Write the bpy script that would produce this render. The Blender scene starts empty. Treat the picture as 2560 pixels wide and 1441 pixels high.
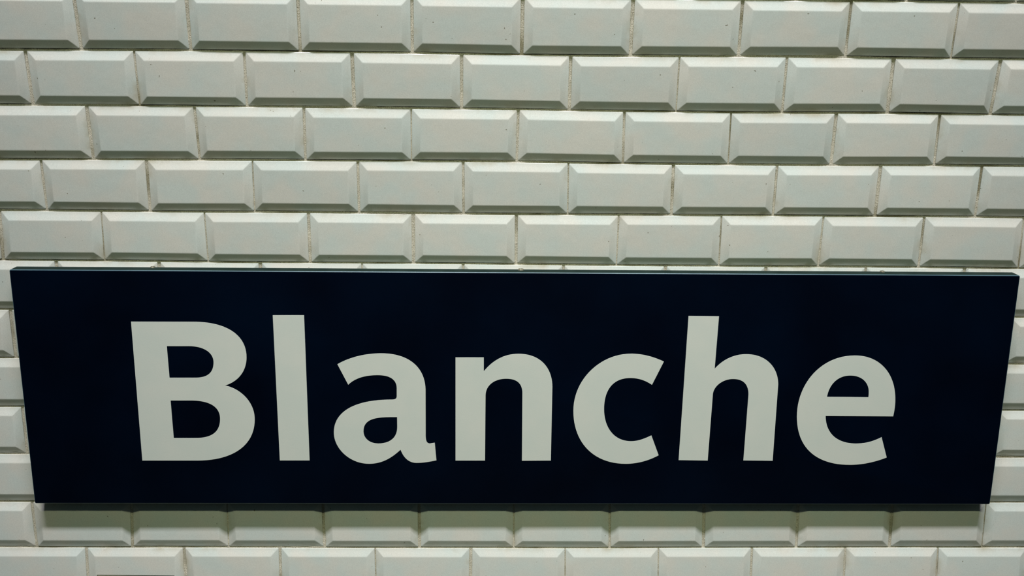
import bpy, bmesh, math, random
from mathutils import Vector, Matrix
from mathutils.geometry import interpolate_bezier

# measured constants (wall frame: X right, Y up along the tiles, Z out of the wall; metres unless mm is said)
CAM_POS=[-0.056653, 0.470828, 1.484155]
CAM_ROT=[[0.999774, 0.01167, 0.017776], [-0.006249, 0.960277, -0.278979], [-0.020326, 0.278805, 0.960133]]
R_VAULT=3.86310
PITCH_V=0.077559
U_PHASE=0.05665
SIGN_W=1.4930
SIGN_H=0.3714
SIGN_CENTRE=[-0.014213, -0.113954, 0.034694]
SIGN_AXES=[[0.999999, 0.000503, -0.00104], [-0.000545, 0.999171, -0.04071], [0.001019, 0.04071, 0.99917]]
BEDS={  # bed joint height down the wall against position along it, mm
 1:[[-738.0,-385.7],[-628.2,-386.7],[-473.9,-387.5],[-324.6,-387.5],[-169.1,-387.5],[-18.4,-386.1],[138.5,-386.4],[290.4,-387.2],[437.1,-388.5],[590.4,-387.9],[692.9,-387.9]],
 2:[[-750.9,-308.7],[-704.4,-309.2],[-555.3,-309.8],[-391.5,-309.7],[-251.9,-310.3],[-102.6,-310.3],[-28.6,-309.9],[53.0,-309.0],[205.9,-308.2],[358.3,-308.5],[508.3,-309.7],[659.8,-308.6],[708.6,-308.5]],
 3:[[-763.3,-230.5],[-629.2,-231.4],[-477.5,-232.4],[-325.8,-232.9],[-172.4,-233.4],[-21.8,-233.9],[132.3,-232.3],[290.1,-232.2],[438.5,-232.3],[589.7,-233.7],[722.7,-233.4]],
 4:[[-774.6,-154.9],[-706.7,-155.4],[-556.4,-154.8],[-402.4,-155.7],[-250.8,-155.4],[-99.2,-154.8],[53.7,-155.1],[208.4,-155.4],[360.7,-156.0],[514.3,-156.0],[664.3,-156.0],[736.6,-155.3]],
 5:[[-785.2,-79.3],[-629.2,-79.2],[-478.6,-78.4],[-327.2,-78.2],[-173.5,-78.4],[-19.7,-77.9],[130.5,-77.1],[287.4,-76.9],[435.8,-77.6],[589.1,-77.1],[740.7,-76.3]],
 6:[[-786.3,-2.6],[758.9,0.8]],
 7:[[-792.6,75.1],[763.8,77.0]],
 8:[[-798.4,154.4],[764.7,154.3]],
 9:[[-803.2,232.3],[768.1,233.2]],
 10:[[-804.2,311.9],[770.4,310.2]],
 11:[[-807.4,389.3],[-430.2,389.2],[-20.6,389.4],[56.7,390.0],[393.2,388.3],[811.2,387.8]],
}
JOINTS={  # upright joints of each course: index, top, bottom, mm
 0:[[-4.5,-626.0,-626.0],[-3.5,-473.9,-475.5],[-2.5,-322.8,-324.0],[-1.5,-167.4,-168.5],[-0.5,-15.8,-16.2],[0.5,135.7,136.2],[1.5,286.7,288.1],[2.5,437.0,438.8],[3.5,586.8,588.7]],
 1:[[-5,-703.7,-704.4],[-4,-553.9,-554.7],[-3,-402.1,-403.9],[-2,-252.5,-252.4],[-1,-100.0,-100.3],[0,52.7,53.0],[1,205.4,205.9],[2,356.9,358.3],[3,508.0,510.0],[4,659.9,659.2]],
 2:[[-4.5,-629.9,-629.8],[-3.5,-478.3,-477.5],[-2.5,-324.0,-325.8],[-1.5,-171.9,-173.0],[-0.5,-19.5,-20.7],[0.5,132.0,133.5],[1.5,285.2,287.2],[2.5,436.7,437.9],[3.5,586.5,589.7]],
 3:[[-5,-705.1,-706.2],[-4,-554.3,-556.4],[-3,-402.3,-404.2],[-2,-250.6,-251.4],[-1,-98.3,-98.0],[0,54.3,55.5],[1,207.6,209.0],[2,359.2,360.1],[3,511.4,512.5],[4,660.6,662.5]],
 4:[[-5.5,-775.7,-779.9],[-4.5,-627.9,-631.0],[-3.5,-477.8,-478.0],[-2.5,-325.8,-326.6],[-1.5,-172.1,-172.9],[-0.5,-20.1,-19.7],[0.5,131.3,131.1],[1.5,283.9,285.6],[2.5,435.9,435.8],[3.5,586.8,588.5],[4.5,736.0,740.7]],
 5:[[-5,-702.8,-702.8],[-4,-551.3,-551.3],[-3,-401.2,-401.2],[-2,-249.8,-249.8],[-1,-98.8,-98.8],[0,51.7,51.7],[1,205.3,205.3],[2,357.0,357.0],[3,508.7,508.7],[4,659.3,659.3]],
 10:[[-5.5,-779.2,-777.1],[-4.5,-623.1,-625.9],[-3.5,-472.7,-473.5],[-2.5,-321.8,-320.5],[-1.5,-169.0,-168.9],[-0.5,-18.5,-17.7],[0.5,134.5,136.7],[1.5,285.8,288.1],[2.5,437.7,438.7],[3.5,589.4,590.5],[4.5,741.1,741.6]],
 11:[[-5,-699.3,-699.9],[-4,-544.7,-543.2],[-3,-392.0,-392.2],[-2,-240.0,-239.4],[-1,-86.8,-87.3],[0,65.1,66.0],[1,215.6,217.3],[2,367.2,367.8],[3,518.8,520.2],[4,670.3,671.9]],
}
LETTERS=[  # outlines on the sign face, mm from its centre
 ('B',[[('M',-575.6,107.68),('L',-480.74,107.81),('C',-434.9,107.18,-406.39,87.56,-408.17,52.89),('C',-409.34,30.15,-423.47,14.26,-442.95,8.19),('C',-420.7,3.67,-399.41,-17.56,-400.83,-46.19),('C',-402.84,-86.89,-435.37,-113.08,-491.35,-113.56),('L',-575.65,-113.73)],[('M',-525.45,69.92),('L',-493.01,70.06),('C',-469.95,70.16,-456.89,59.64,-457.76,44.83),('C',-458.8,27.32,-469.67,20.43,-486.27,20.36),('L',-525.1,20.21)],[('M',-525.78,-16.02),('L',-495.24,-15.92),('C',-468.53,-15.83,-452.01,-24.86,-453.19,-45.45),('C',-454.59,-69.78,-472.18,-76.53,-490.72,-76.57),('L',-525.41,-76.66)]]),
 ('l',[[('M',-366.09,118.65),('L',-319.88,118.89),('L',-320.1,-113.02),('L',-365.76,-113.12)]]),
 ('a',[[('M',-272.85,42.59),('C',-254.43,53.63,-230.51,59.87,-206.74,59.98),('C',-169.23,60.14,-141.4,41.58,-140.87,2.73),('L',-141.42,-72.41),('C',-141.12,-80.42,-140.03,-84.43,-135.17,-84.82),('L',-127.66,-83.39),('L',-125.25,-112.42),('C',-136.94,-115.08,-146.37,-116.72,-155.77,-116.74),('C',-168.94,-116.76,-176.31,-106.66,-180.26,-94.98),('C',-197.06,-111.76,-212.21,-118.27,-229.12,-118.3),('C',-259.16,-118.36,-282.38,-92.8,-281.57,-66.79),('C',-280.52,-33.08,-248.89,-13.7,-191.57,-13.51),('C',-186.94,-13.3,-184.7,-12.11,-184.62,-7.21),('L',-184.43,4.52),('C',-184.2,18.16,-193.64,25.7,-212.95,25.62),('C',-231.33,25.55,-247.06,20.84,-257.47,10.11)],[('M',-184.63,-41.68),('C',-208.79,-41.75,-235.69,-40.84,-236.27,-64.67),('C',-236.56,-76.65,-227.42,-85.04,-214.34,-85.01),('C',-196.57,-84.97,-185.0,-75.52,-184.71,-57.56)]]),
 ('n',[[('M',-95.36,54.11),('L',-52.87,54.29),('L',-52.79,32.22),('C',-40.54,48.45,-23.23,60.02,-0.51,60.11),('C',30.27,60.25,50.74,40.39,51.39,7.82),('L',51.44,-112.49),('L',6.64,-112.87),('L',5.91,-2.31),('C',5.71,13.34,-2.73,20.68,-18.87,20.62),('C',-36.35,20.56,-50.01,10.3,-49.94,-6.79),('L',-50.32,-112.7),('L',-95.83,-112.79)]]),
 ('c',[[('M',219.33,48.83),('C',202.96,56.5,186.62,61.06,169.16,60.98),('C',122.17,60.78,82.97,19.31,84.21,-30.73),('C',85.47,-81.54,116.68,-117.68,167.72,-117.58),('C',187.05,-117.54,204.75,-111.43,218.19,-103.28),('L',205.61,-70.57),('C',195.0,-76.15,185.56,-80.27,174.57,-80.3),('C',148.5,-80.37,132.15,-58.09,131.17,-27.7),('C',130.17,3.83,143.62,22.37,169.28,22.47),('C',182.8,22.52,193.12,18.3,202.88,11.65)]]),
 ('h',[[('M',253.1,120.6),('L',298.84,120.31),('L',297.13,37.53),('C',306.54,49.93,322.75,60.91,343.83,61.0),('C',373.36,61.13,393.72,41.46,395.79,13.04),('L',396.26,-112.11),('L',350.46,-111.65),('L',351.28,-3.22),('C',350.21,12.87,342.17,21.57,326.05,21.51),('C',309.94,21.44,295.9,9.1,296.72,-5.2),('L',294.91,-111.95),('L',249.58,-111.3)]]),
 ('e',[[('M',577.56,-38.2),('C',578.78,-27.02,579.02,-19.78,578.0,-9.68),('C',573.81,31.84,547.63,59.79,509.65,59.63),('C',455.45,59.4,424.52,11.31,428.43,-39.08),('C',432.51,-91.74,466.04,-118.78,517.57,-118.68),('C',537.08,-118.64,557.52,-113.69,574.22,-106.22),('L',562.99,-72.58),('C',551.45,-79.38,539.33,-83.24,524.08,-83.27),('C',494.98,-83.34,475.29,-66.65,472.86,-37.79)],[('M',472.29,-6.72),('C',474.19,14.35,486.68,27.66,505.07,27.73),('C',522.1,27.8,534.4,17.43,535.89,1.69),('C',536.22,-1.9,536.29,-4.06,536.18,-7.23)]]),
]

S = bpy.context.scene
COL = S.collection
LEAN = math.radians(24.0)          # the vault leans over the platform at the sign
ORIGIN_Z = 1.773                   # height of the wall frame's origin above the platform
# wall frame -> world
WROT = Matrix(((1, 0, 0), (0, -math.sin(LEAN), -math.cos(LEAN)), (0, math.cos(LEAN), -math.sin(LEAN))))
def W(v):
    q = WROT @ Vector(v)
    q.z += ORIGIN_Z
    return q
def P(u, s, h=0.0):
    """point of the vault: u along it, s down it, h out of it (wall frame)"""
    a = s / R_VAULT
    r = R_VAULT - h
    return Vector((u, -r * math.sin(a), R_VAULT - r * math.cos(a)))

# ---------------------------------------------------------------- camera
cam_data = bpy.data.cameras.new('camera')
cam_data.sensor_fit = 'HORIZONTAL'
cam_data.sensor_width = 36.0
cam_data.lens = 36.0
cam_data.clip_start = 0.05
cam = bpy.data.objects.new('camera', cam_data)
COL.objects.link(cam)
cm = (WROT @ Matrix(CAM_ROT).transposed()).to_4x4()
cm.translation = W(CAM_POS)
cam.matrix_world = cm
S.camera = cam

# ---------------------------------------------------------------- world, lamps, exposure
world = bpy.data.worlds.new('world')
S.world = world
world.use_nodes = True
world.node_tree.nodes['Background'].inputs[0].default_value = (0.034, 0.048, 0.036, 1)
world.node_tree.nodes['Background'].inputs[1].default_value = 0.6

def lamp(name, elev, dist, aim, sx, sy, power, colour, spread=180, tgt=0.1):
    """a long lamp above the platform; elev is measured from the wall's normal at the aim point"""
    ld = bpy.data.lights.new(name, 'AREA')
    ld.shape = 'RECTANGLE'
    ld.size = sx
    ld.size_y = sy
    ld.energy = power
    ld.color = colour
    ld.spread = math.radians(spread)
    lo = bpy.data.objects.new(name, ld)
    COL.objects.link(lo)
    a = aim[1] / R_VAULT
    n = Vector((0, math.sin(a), math.cos(a)))
    t = Vector((0, math.cos(a), -math.sin(a)))
    d = n * math.cos(math.radians(elev)) + t * math.sin(math.radians(elev))
    loc = P(aim[0], aim[1]) + d * dist
    lo.location = W(loc)
    # keep the long side along the platform
    z = (W(loc) - W(P(loc.x, tgt))).normalized()
    xx = Vector((1, 0, 0))
    yy = z.cross(xx).normalized()
    lo.matrix_world = Matrix((xx, yy, z)).transposed().to_4x4()
    lo.location = W(loc)
    return lo
POWER_PLATFORM = 29.5
POWER_TRACK = 3.1
COLOUR_PLATFORM = (0.965, 0.95, 1.04)
COLOUR_TRACK = (0.90, 1.0, 0.64)
lamp('platform_lamp', 64.5, 4.0, (0.03, 0.42), 2.4, 0.24, POWER_PLATFORM, COLOUR_PLATFORM, spread=66, tgt=0.30)
lamp('track_lamp', 43.0, 4.5, (0.05, 0.42), 1.5, 0.20, POWER_TRACK, COLOUR_TRACK, spread=38, tgt=0.15)

# added unseen cool light on the far wall, to tint bevel reflections blue
ld = bpy.data.lights.new('added_far_wall_wash', 'AREA')
ld.shape = 'RECTANGLE'; ld.size = 6.0; ld.size_y = 0.2
ld.energy = 30.0
ld.color = (0.35, 0.65, 1.0)
lo = bpy.data.objects.new('added_far_wall_wash', ld)
COL.objects.link(lo)
lo.location = (0.0, -6.6, 3.9)
lo.rotation_euler = (math.radians(-38.0), 0, 0)

vs = S.view_settings
vs.view_transform = 'Standard'
vs.look = 'None'
vs.exposure = 0.0
vs.gamma = 1.0
vs.use_curve_mapping = False

# ---------------------------------------------------------------- materials
def mat(name, base=(0.5, 0.5, 0.5), rough=0.5, spec=0.5, metal=0.0):
    m = bpy.data.materials.new(name)
    m.use_nodes = True
    nt = m.node_tree
    b = nt.nodes['Principled BSDF']
    b.inputs['Base Color'].default_value = (*base, 1)
    b.inputs['Roughness'].default_value = rough
    b.inputs['Specular IOR Level'].default_value = spec
    b.inputs['Metallic'].default_value = metal
    return m, nt, b
def N(nt, kind, **kw):
    n = nt.nodes.new(kind)
    for k, v in kw.items():
        if k in n.inputs:
            n.inputs[k].default_value = v
        else:
            setattr(n, k, v)
    return n
def ramp(nt, stops):
    r = nt.nodes.new('ShaderNodeValToRGB')
    e = r.color_ramp.elements
    while len(e) < len(stops):
        e.new(0.5)
    for i, (p, c) in enumerate(stops):
        e[i].position = p
        e[i].color = (*c, 1)
    return r
def noise(nt, scale, detail=2.0, vec=None, rough=0.5):
    n = nt.nodes.new('ShaderNodeTexNoise')
    n.inputs['Scale'].default_value = scale
    n.inputs['Detail'].default_value = detail
    n.inputs['Roughness'].default_value = rough
    if vec:
        nt.links.new(vec, n.inputs['Vector'])
    return n
def bump(nt, b, height, strength, distance):
    bp = nt.nodes.new('ShaderNodeBump')
    bp.inputs['Strength'].default_value = strength
    bp.inputs['Distance'].default_value = distance
    nt.links.new(height, bp.inputs['Height'])
    nt.links.new(bp.outputs[0], b.inputs['Normal'])
    return bp

def glazed(name, tint):
    m, nt, b = mat(name, rough=0.13, spec=0.4)
    tc = nt.nodes.new('ShaderNodeTexCoord')
    oc = tc.outputs['Object']
    n1 = noise(nt, 22.0, 2.0, oc)
    r1 = ramp(nt, [(0.35, (0.62, 0.665, 0.615)), (0.65, (0.68, 0.665, 0.595))])
    nt.links.new(n1.outputs[0], r1.inputs[0])
    # fine mottling of the old glaze
    n2 = noise(nt, 900.0, 1.0, oc)
    r2 = ramp(nt, [(0.3, (0.93, 0.93, 0.93)), (0.7, (1.05, 1.05, 1.05))])
    nt.links.new(n2.outputs[0], r2.inputs[0])
    mx = nt.nodes.new('ShaderNodeMix'); mx.data_type = 'RGBA'; mx.blend_type = 'MULTIPLY'
    mx.inputs[0].default_value = 1.0
    nt.links.new(r1.outputs[0], mx.inputs[6]); nt.links.new(r2.outputs[0], mx.inputs[7])
    # rare dark specks
    n3 = noise(nt, 260.0, 0.0, oc)
    r3 = ramp(nt, [(0.868, (1, 1, 1)), (0.89, (0.45, 0.42, 0.36))])
    nt.links.new(n3.outputs[0], r3.inputs[0])
    mx2 = nt.nodes.new('ShaderNodeMix'); mx2.data_type = 'RGBA'; mx2.blend_type = 'MULTIPLY'
    mx2.inputs[0].default_value = 1.0
    nt.links.new(mx.outputs[2], mx2.inputs[6]); nt.links.new(r3.outputs[0], mx2.inputs[7])
    # a slightly different firing for every tile
    at = nt.nodes.new('ShaderNodeAttribute'); at.attribute_name = 'firing'
    r4 = ramp(nt, [(0.0, (0.955, 0.96, 0.955)), (1.0, (1.03, 1.03, 1.02))])
    nt.links.new(at.outputs['Fac'], r4.inputs[0])
    mx3 = nt.nodes.new('ShaderNodeMix'); mx3.data_type = 'RGBA'; mx3.blend_type = 'MULTIPLY'
    mx3.inputs[0].default_value = 1.0
    nt.links.new(mx2.outputs[2], mx3.inputs[6]); nt.links.new(r4.outputs[0], mx3.inputs[7])
    # brown grime creeping out of some joints
    rim = nt.nodes.new('ShaderNodeAttribute'); rim.attribute_name = 'rim'
    n5 = noise(nt, 16.0, 4.0, oc, 0.65)
    r5 = ramp(nt, [(0.52, (0, 0, 0)), (0.70, (1, 1, 1))])
    nt.links.new(n5.outputs[0], r5.inputs[0])
    ml = nt.nodes.new('ShaderNodeMath'); ml.operation = 'MULTIPLY'
    nt.links.new(rim.outputs['Fac'], ml.inputs[0]); nt.links.new(r5.outputs[0], ml.inputs[1])
    m4 = nt.nodes.new('ShaderNodeMath'); m4.operation = 'MULTIPLY'; m4.inputs[1].default_value = 0.75
    nt.links.new(ml.outputs[0], m4.inputs[0])
    mx5 = nt.nodes.new('ShaderNodeMix'); mx5.data_type = 'RGBA'
    mx5.inputs[7].default_value = (0.44, 0.39, 0.26, 1)
    nt.links.new(m4.outputs[0], mx5.inputs[0]); nt.links.new(mx3.outputs[2], mx5.inputs[6])
    nt.links.new(mx5.outputs[2], b.inputs['Base Color'])
    nb = noise(nt, 45.0, 2.0, oc)
    bump(nt, b, nb.outputs[0], 0.12, 0.002)
    return m
M_TILE = glazed('glazed_tile', None)

M_GROUT, nt, b = mat('grout', rough=0.95, spec=0.1)
tc = nt.nodes.new('ShaderNodeTexCoord')
n1 = noise(nt, 900.0, 3.0, tc.outputs['Object'], 0.7)
r1 = ramp(nt, [(0.30, (0.15, 0.13, 0.08)), (0.42, (0.50, 0.46, 0.35)), (0.60, (0.78, 0.73, 0.60))])
nt.links.new(n1.outputs[0], r1.inputs[0])
n2 = noise(nt, 14.0, 2.0, tc.outputs['Object'])
r2 = ramp(nt, [(0.32, (0.50, 0.49, 0.40)), (0.46, (1.0, 1.0, 1.0))])
nt.links.new(n2.outputs[0], r2.inputs[0])
mx = nt.nodes.new('ShaderNodeMix'); mx.data_type = 'RGBA'; mx.blend_type = 'MULTIPLY'
mx.inputs[0].default_value = 1.0
nt.links.new(r1.outputs[0], mx.inputs[6]); nt.links.new(r2.outputs[0], mx.inputs[7])
nt.links.new(mx.outputs[2], b.inputs['Base Color'])
bump(nt, b, n1.outputs[0], 0.8, 0.0012)

def enamel(name, c0, c1, rough, spec, bscale):
    m, nt, b = mat(name, rough=rough, spec=spec)
    tc = nt.nodes.new('ShaderNodeTexCoord')
    n = noise(nt, bscale, 3.0, tc.outputs['Object'])
    r = ramp(nt, [(0.35, c0), (0.7, c1)])
    nt.links.new(n.outputs[0], r.inputs[0])
    nt.links.new(r.outputs[0], b.inputs['Base Color'])
    nf = noise(nt, 700.0, 1.0, tc.outputs['Object'])
    bump(nt, b, nf.outputs[0], 0.08, 0.0005)
    return m
M_NAVY = enamel('navy_enamel', (0.0001, 0.0014, 0.0055), (0.0002, 0.0030, 0.0100), 0.30, 0.22, 6.0)
M_RETURN = enamel('dusty_return', (0.011, 0.022, 0.018), (0.020, 0.034, 0.028), 0.95, 0.05, 30.0)
M_EDGE = enamel('rolled_edge_highlight', (0.045, 0.10, 0.13), (0.09, 0.17, 0.20), 0.40, 0.8, 9.0)  # highlight along the navy edge, painted as a lighter cyan base colour
M_LETTER = enamel('letter_white', (0.585, 0.625, 0.565), (0.62, 0.64, 0.575), 0.5, 0.2, 20.0)
M_SCREW = enamel('screw_steel', (0.10, 0.09, 0.055), (0.34, 0.33, 0.25), 0.55, 0.5, 400.0)
M_SCREW.node_tree.nodes['Principled BSDF'].inputs['Metallic'].default_value = 0.4
M_PLATE = enamel('plate_yellow', (0.46, 0.43, 0.27), (0.56, 0.52, 0.34), 0.5, 0.3, 90.0)
M_PLATE_EDGE = enamel('plate_edge', (0.02, 0.025, 0.018), (0.04, 0.04, 0.03), 0.6, 0.3, 90.0)
M_FLOOR = enamel('platform_asphalt', (0.030, 0.036, 0.030), (0.055, 0.062, 0.052), 0.6, 0.4, 60.0)
M_VAULT, nt, b = mat('vault_tile_far', rough=0.3, spec=0.5)
tc = nt.nodes.new('ShaderNodeTexCoord')
bk = nt.nodes.new('ShaderNodeTexBrick')
bk.inputs['Scale'].default_value = 1.0
bk.inputs['Brick Width'].default_value = 0.152
bk.inputs['Row Height'].default_value = 0.0776
bk.inputs['Mortar Size'].default_value = 0.003
bk.inputs['Color1'].default_value = (0.45, 0.48, 0.43, 1)
bk.inputs['Color2'].default_value = (0.42, 0.46, 0.40, 1)
bk.inputs['Mortar'].default_value = (0.3, 0.28, 0.2, 1)
nt.links.new(tc.outputs['UV'], bk.inputs['Vector'])
nt.links.new(bk.outputs['Color'], b.inputs['Base Color'])

# ---------------------------------------------------------------- mesh helpers
def obj(name, verts, faces, mats, parent=None, smooth=False, matidx=None):
    me = bpy.data.meshes.new(name)
    me.from_pydata([tuple(v) for v in verts], [], faces)
    for m in (mats if isinstance(mats, (list, tuple)) else [mats]):
        me.materials.append(m)
    if matidx:
        me.polygons.foreach_set('material_index', matidx)
    if smooth:
        me.polygons.foreach_set('use_smooth', [True] * len(me.polygons))
    me.update()
    o = bpy.data.objects.new(name, me)
    COL.objects.link(o)
    if parent:
        o.parent = parent
    return o
def from_bm(name, bm, m, parent=None, smooth=True):
    me = bpy.data.meshes.new(name)
    bmesh.ops.recalc_face_normals(bm, faces=bm.faces)
    bm.to_mesh(me); bm.free()
    me.materials.append(m)
    me.polygons.foreach_set('use_smooth', [smooth] * len(me.polygons))
    o = bpy.data.objects.new(name, me)
    COL.objects.link(o)
    if parent:
        o.parent = parent
    return o

# ---------------------------------------------------------------- the tiled wall
rnd = random.Random(7)
PITCH_U = 0.152
def bed_s(r, u):
    """height of bed joint r at u"""
    if r in BEDS:
        pts = BEDS[r]
        x = u * 1000
        if x <= pts[0][0]: return pts[0][1] / 1000
        if x >= pts[-1][0]: return pts[-1][1] / 1000
        for (x0, y0), (x1, y1) in zip(pts, pts[1:]):
            if x0 <= x <= x1:
                return (y0 + (y1 - y0) * (x - x0) / (x1 - x0)) / 1000
    return (r - 6) * PITCH_V + 0.0007 * math.sin(r * 3.1 + u * 1.7)
U_MAX = 3.2
ROW0, ROW1 = -15, 28
verts, faces, firing, rimv = [], [], [], []
# profile of a bevelled tile: distance in from its edge, height
RINGS = [(0.0, -0.0030), (0.0, 0.0004), (0.0005, 0.0008), (0.0030, 0.0017), (0.0065, 0.0032),
         (0.0113, 0.00580), (0.0122, 0.00612), (0.0134, 0.00617)]
def joints(r):
    known = {}
    if r in JOINTS:
        for i, a, c in JOINTS[r]:
            known[i] = (a / 1000, c / 1000)
    ph = -0.5 if r % 2 == 0 else 0.0
    out = []
    i = -22 + ph
    while i <= 22:
        if i in known:
            out.append(known[i])
        else:
            u = U_PHASE + i * PITCH_U + rnd.uniform(-0.0006, 0.0006)
            out.append((u, u + rnd.uniform(-0.0008, 0.0008)))
        i += 1
    return [j for j in out if abs(j[0]) < U_MAX]
for r in range(ROW0, ROW1 + 1):
    js = joints(r)
    gaps = [rnd.choice((0.0010, 0.0014, 0.0018, 0.0022, 0.0025)) for _ in js]
    for k in range(len(js) - 1):
        gl, gr = gaps[k], gaps[k + 1]
        gt, gb = rnd.uniform(0.0014, 0.0022), rnd.uniform(0.0012, 0.0019)
        (a0, a1), (b0, b1) = js[k], js[k + 1]
        tl = (a0 + gl, bed_s(r, a0) + gt); tr = (b0 - gr, bed_s(r, b0) + gt)
        br = (b1 - gr, bed_s(r + 1, b1) - gb); bl = (a1 + gl, bed_s(r + 1, a1) - gb)
        w = (tr[0] - tl[0]); hgt = (bl[1] - tl[1])
        lift = rnd.uniform(-0.0003, 0.0004)
        tx, ty = rnd.uniform(-0.0035, 0.0035), rnd.uniform(-0.005, 0.005)
        tone = rnd.random()
        base = len(verts)
        RC = 0.0010
        for (d, h) in RINGS:
            fx, fy = d / w, d / hgt
            cx, cy = (RC if d < 0.002 else RC * 1.2) / w, (RC if d < 0.002 else RC * 1.2) / hgt
            prm = []
            for (sx, sy) in ((0, 0), (1, 0), (1, 1), (0, 1)):
                x = fx if sx == 0 else 1 - fx
                y = fy if sy == 0 else 1 - fy
                dx = cx if sx == 0 else -cx
                dy = cy if sy == 0 else -cy
                if (sx, sy) in ((0, 0), (1, 1)):
                    prm += [(x, y + dy), (x + dx * .3, y + dy * .3), (x + dx, y)]
                else:
                    prm += [(x + dx, y), (x + dx * .3, y + dy * .3), (x, y + dy)]
            for (x, y) in prm:
                u = (tl[0] * (1 - x) + tr[0] * x) * (1 - y) + (bl[0] * (1 - x) + br[0] * x) * y
                s = (tl[1] * (1 - x) + tr[1] * x) * (1 - y) + (bl[1] * (1 - x) + br[1] * x) * y
                hh = h + lift + tx * (x - .5) * w + ty * (y - .5) * hgt
                verts.append(W(P(u, s, hh)))
                rimv.append(max(0.0, 1.0 - d / 0.008))
        n = 12
        for q in range(len(RINGS) - 1):
            for i in range(n):
                a = base + q * n + i; c = base + q * n + (i + 1) % n
                faces.append((a, a + n, c + n, c)); firing.append(tone)
        top = base + (len(RINGS) - 1) * n
        faces.append(tuple(top + i for i in reversed(range(n)))); firing.append(tone)
matidx = [0] * len(faces)
# grout bed: a curved sheet, finely wavy so that it fills the joints unevenly
gu, gs = 640, 200
b0 = len(verts)
s0, s1 = (ROW0 - 6) * PITCH_V, (ROW1 - 5) * PITCH_V
for j in range(gs + 1):
    for i in range(gu + 1):
        u = -U_MAX - 0.1 + (2 * U_MAX + 0.2) * i / gu
        s = s0 + (s1 - s0) * j / gs
        verts.append(W(P(u, s, -0.0005 + 0.0007 * math.sin(u * 9.1 + 3 * math.sin(s * 31)) * math.sin(s * 57 + 2 * math.sin(u * 5.3)) + rnd.uniform(-0.0005, 0.0005))))
for j in range(gs):
    for i in range(gu):
        a = b0 + j * (gu + 1) + i
        faces.append((a, a + gu + 1, a + gu + 2, a + 1)); firing.append(0.5); matidx.append(1)
# solid masonry behind the tiles
b1 = len(verts)
for h in (-0.006, -0.25):
    for j in range(41):
        s = s0 + (s1 - s0) * j / 40
        for u in (-U_MAX - 0.1, U_MAX + 0.1):
            verts.append(W(P(u, s, h)))
for lay in (0, 1):
    for j in range(40):
        a = b1 + lay * 82 + 2 * j
        faces.append((a, a + 1, a + 3, a + 2) if lay else (a, a + 2, a + 3, a + 1)); firing.append(0.5); matidx.append(1)
for j in range(40):
    for e in (0, 1):
        a = b1 + 2 * j + e; c = a + 82
        faces.append((a, c, c + 2, a + 2)); firing.append(0.5); matidx.append(1)
for j in (0, 40):
    a = b1 + 2 * j; c = a + 82
    faces.append((a, a + 1, c + 1, c)); firing.append(0.5); matidx.append(1)
wall = obj('wall_back', verts, faces, [M_TILE, M_GROUT], matidx=matidx)
at = wall.data.attributes.new('firing', 'FLOAT', 'FACE')
at.data.foreach_set('value', firing)
ra = wall.data.attributes.new('rim', 'FLOAT', 'POINT')
ra.data.foreach_set('value', rimv + [0.0] * (len(wall.data.vertices) - len(rimv)))
wall['kind'] = 'structure'
# smooth the rounded bevel rims only; the big faces stay crisp
try:
    wall.data.set_sharp_from_angle(angle=math.radians(14))
    wall.data.polygons.foreach_set('use_smooth', [m == 0 for m in matidx])
except Exception:
    pass

# ---------------------------------------------------------------- the rest of the station
def strip(name, prof, x0, x1, m, thick_in=0.0):
    v, f = [], []
    for (y, z) in prof:
        v += [Vector((x0, y, z)), Vector((x1, y, z))]
    for i in range(len(prof) - 1):
        f.append((2 * i, 2 * i + 1, 2 * i + 3, 2 * i + 2))
    o = obj(name, v, f, m)
    uv = o.data.uv_layers.new(name='uv')
    acc = [0.0]
    for p, q in zip(prof, prof[1:]):
        acc.append(acc[-1] + math.hypot(q[0] - p[0], q[1] - p[1]))
    for poly in o.data.polygons:
        for li in poly.loop_indices:
            vi = o.data.loops[li].vertex_index
            uv.data[li].uv = (o.data.vertices[vi].co.x, acc[vi // 2])
    o['kind'] = 'structure'
    return o
def arc(s_a, s_b, n):
    out = []
    for i in range(n + 1):
        q = W(P(0, s_a + (s_b - s_a) * i / n, 0.0))
        out.append((q.y, q.z))
    return out
far_floor_s = None
s_top = s0
s_mid = -R_VAULT * (math.pi / 2 + 0.55)
s_far = -R_VAULT * (math.pi - LEAN + 0.12)
e0 = arc(s_top, s_top, 0) if False else [(W(P(0, s_top)).y, W(P(0, s_top)).z)]
yc, ay_, az_ = e0[0][0] - 3.6, 3.6, 2.7
prof_c = e0 + [(yc + ay_ * math.cos(t * math.pi / 32), e0[0][1] + az_ * math.sin(t * math.pi / 32)) for t in range(1, 32)]
prof_c.append((yc - ay_, e0[0][1]))
strip('ceiling', prof_c, -5.0, 5.0, M_VAULT)
far_y = yc - ay_
strip('wall_front', [(far_y, e0[0][1]), (far_y - 0.5, 1.6), (far_y - 0.6, 0.5), (far_y - 0.5, -1.0)], -5.0, 5.0, M_VAULT)
wb = W(P(0, s1, 0)).y
yf = far_y - 0.5
strip('floor', [(wb + 0.3, 0.0), (-1.9 + wb, 0.0), (-1.9 + wb, -1.0), (yf - 0.3, -1.0)], -5.0, 5.0, M_FLOOR)

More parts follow.
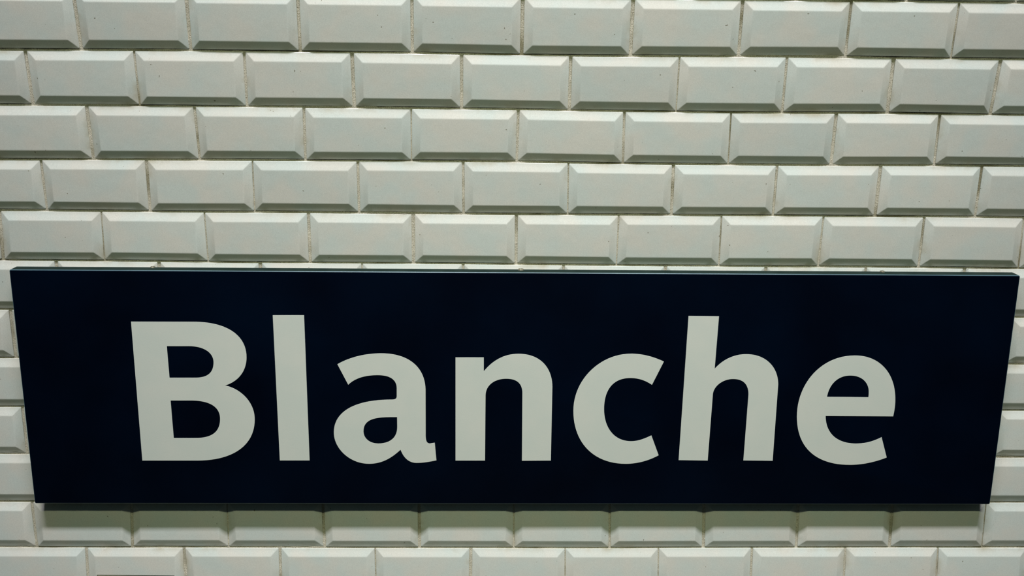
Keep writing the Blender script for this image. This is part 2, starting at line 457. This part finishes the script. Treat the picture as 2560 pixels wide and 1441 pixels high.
# ---------------------------------------------------------------- the station name sign
D = 0.0208
sign = bpy.data.objects.new('station_name_sign', None)
COL.objects.link(sign)
ax, ay, az = [WROT @ Vector(v) for v in SIGN_AXES]
smx = Matrix((ax, ay, az)).transposed().to_4x4()
base_pt = Vector(SIGN_CENTRE) - Vector(SIGN_AXES[1]) * (SIGN_H / 2) - Vector(SIGN_AXES[2]) * D
smx.translation = W(base_pt)
sign.matrix_world = smx
sign['label'] = 'long dark navy station name sign with white lettering on the white tile wall'
sign['category'] = 'sign'
# local frame: x along, y up from the bottom edge, z out; front face at z = D
def SL(x, y, z=0.0):
    return Vector((x, y + SIGN_H / 2, z + D))
# tray: front face with a rolled edge and deep returns
RR = 0.0014
prof = [(0.0, -D), (0.0, -RR)]
for k in range(1, 7):
    a = k / 6 * math.pi / 2
    prof.append((RR - RR * math.cos(a), -RR + RR * math.sin(a)))
bm = bmesh.new()
rings = []
CR = 0.0025
for (ins, z) in prof:
    ring = []
    hw, hh = SIGN_W / 2 - ins, SIGN_H / 2 - ins
    c = max(CR - ins, 0.0006)
    for (sx, sy, a0) in ((1, 1, 0), (-1, 1, 90), (-1, -1, 180), (1, -1, 270)):
        for k in range(5):
            a = math.radians(a0 + k * 22.5)
            ring.append(bm.verts.new(SL(sx * (hw - c) + c * math.cos(a), sy * (hh - c) + c * math.sin(a), z)))
    rings.append(ring)
for A, B in zip(rings, rings[1:]):
    for i in range(len(A)):
        j = (i + 1) % len(A)
        bm.faces.new((A[i], A[j], B[j], B[i]))
bm.faces.new(rings[-1])
bm.faces.new(list(reversed(rings[0])))
panel = from_bm('panel', bm, M_NAVY, sign)
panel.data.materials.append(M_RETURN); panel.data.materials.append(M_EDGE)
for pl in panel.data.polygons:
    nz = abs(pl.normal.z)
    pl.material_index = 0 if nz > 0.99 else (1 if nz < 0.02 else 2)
panel.data.set_sharp_from_angle(angle=math.radians(40))
panel['label'] = 'navy enamelled metal tray with rounded edges'

# letters: thin raised shapes with bevel-free edges
def outline(cont):
    pts = []
    cur = None
    for seg in cont:
        k, v = seg[0], seg[1:]
        if k in 'ML':
            cur = Vector((v[0], v[1], 0)); pts.append(cur)
        else:
            c1, c2, e = Vector((v[0], v[1], 0)), Vector((v[2], v[3], 0)), Vector((v[4], v[5], 0))
            pts += list(interpolate_bezier(cur, c1, c2, e, 24))[1:]
            cur = e
    if (pts[0] - pts[-1]).length < 0.3:
        pts.pop()
    return pts
def letter(ch, conts):
    cu = bpy.data.curves.new('letter_outline', 'CURVE')
    cu.dimensions = '2D'
    cu.fill_mode = 'BOTH'
    cu.extrude = 0.00025
    for cont in conts:
        pts = outline(cont)
        sp = cu.splines.new('POLY')
        sp.points.add(len(pts) - 1)
        for q, p in zip(sp.points, pts):
            q.co = (p.x / 1000, p.y / 1000, 0, 1)
        sp.use_cyclic_u = True
    tmp = bpy.data.objects.new('letter_tmp', cu)
    COL.objects.link(tmp)
    dg = bpy.context.evaluated_depsgraph_get()
    dg.update()
    me = bpy.data.meshes.new_from_object(tmp.evaluated_get(dg))
    bpy.data.objects.remove(tmp)
    bpy.data.curves.remove(cu)
    me.name = 'letter'
    for v in me.vertices:
        v.co = SL(v.co.x, v.co.y, v.co.z + 0.00020)
    me.materials.clear()
    me.materials.append(M_LETTER)
    o = bpy.data.objects.new('letter', me)
    COL.objects.link(o)
    o.parent = sign
    o['label'] = 'white %s letter %s' % ('capital' if ch.isupper() else 'lower case', ch)
    return o
for ch, conts in LETTERS:
    letter(ch, conts)

# screws along the top return
for (x, rad, zoff) in ((-0.5438, 0.0036, -0.0185), (0.0018, 0.0046, -0.0175), (0.5455, 0.0036, -0.0180)):
    bm = bmesh.new()
    pr = [(rad, 0.0), (rad, 0.0010), (rad * 0.85, 0.0019), (rad * 0.45, 0.0023), (rad * 0.40, 0.0012), (0.0, 0.0010)]
    rgs = []
    for (rr, hh) in pr:
        rgs.append([bm.verts.new(SL(x + rr * math.cos(t * math.pi / 12), SIGN_H / 2 + hh - 0.0002, zoff + rr * math.sin(t * math.pi / 12))) for t in range(24)] if rr > 0
                   else [bm.verts.new(SL(x, SIGN_H / 2 + hh, zoff))])
    for A, B in zip(rgs, rgs[1:]):
        for i in range(24):
            j = (i + 1) % 24
            if len(B) == 1:
                bm.faces.new((A[i], A[j], B[0]))
            else:
                bm.faces.new((A[i], A[j], B[j], B[i]))
    sc = from_bm('screw', bm, M_SCREW, sign)
    sc['label'] = 'round-headed steel screw'

# ---------------------------------------------------------------- small yellow plate on a tile, cut by the picture's lower edge
plate = bpy.data.objects.new('wall_plate', None)
COL.objects.link(plate)
pu, ps, pw, ph = -0.6215, 0.4349, 0.1225, 0.0175
aa = (ps + ph / 2) / R_VAULT
nw = WROT @ Vector((0, math.sin(aa), math.cos(aa)))
tw = WROT @ Vector((0, math.cos(aa), -math.sin(aa)))
pm = Matrix((Vector((1, 0, 0)), tw, nw)).transposed().to_4x4()
pm.translation = W(P(pu, ps + ph, 0.0063))
plate.matrix_world = pm
plate['label'] = 'small pale yellow rectangular plate with dark edge on a white tile below the sign'
plate['category'] = 'plate'
def box(bm, x0, x1, y0, y1, z0, z1, skew=0.0):
    vs = [bm.verts.new((x, y + skew * x, z)) for z in (z0, z1) for (x, y) in ((x0, y0), (x1, y0), (x1, y1), (x0, y1))]
    for q in ((0, 3, 2, 1), (4, 5, 6, 7), (0, 1, 5, 4), (1, 2, 6, 5), (2, 3, 7, 6), (3, 0, 4, 7)):
        bm.faces.new([vs[i] for i in q])
bm = bmesh.new()
box(bm, -pw / 2 + 0.0007, pw / 2 - 0.0007, 0.0007, ph - 0.0007, 0.0, 0.0008, -0.0107)
from_bm('face', bm, M_PLATE, plate, False)
bm = bmesh.new()
sk = -0.0107
box(bm, -pw / 2, pw / 2, ph - 0.0007, ph, 0.0, 0.0009, sk)
box(bm, -pw / 2, pw / 2, 0.0, 0.0007, 0.0, 0.0009, sk)
box(bm, -pw / 2, -pw / 2 + 0.0007, 0.0, ph, 0.0, 0.0009, sk)
box(bm, pw / 2 - 0.0012, pw / 2, 0.0, ph, 0.0, 0.0009, sk)
eb = from_bm('border', bm, M_PLATE_EDGE, plate, False)
eb['label'] = 'thin dark border'
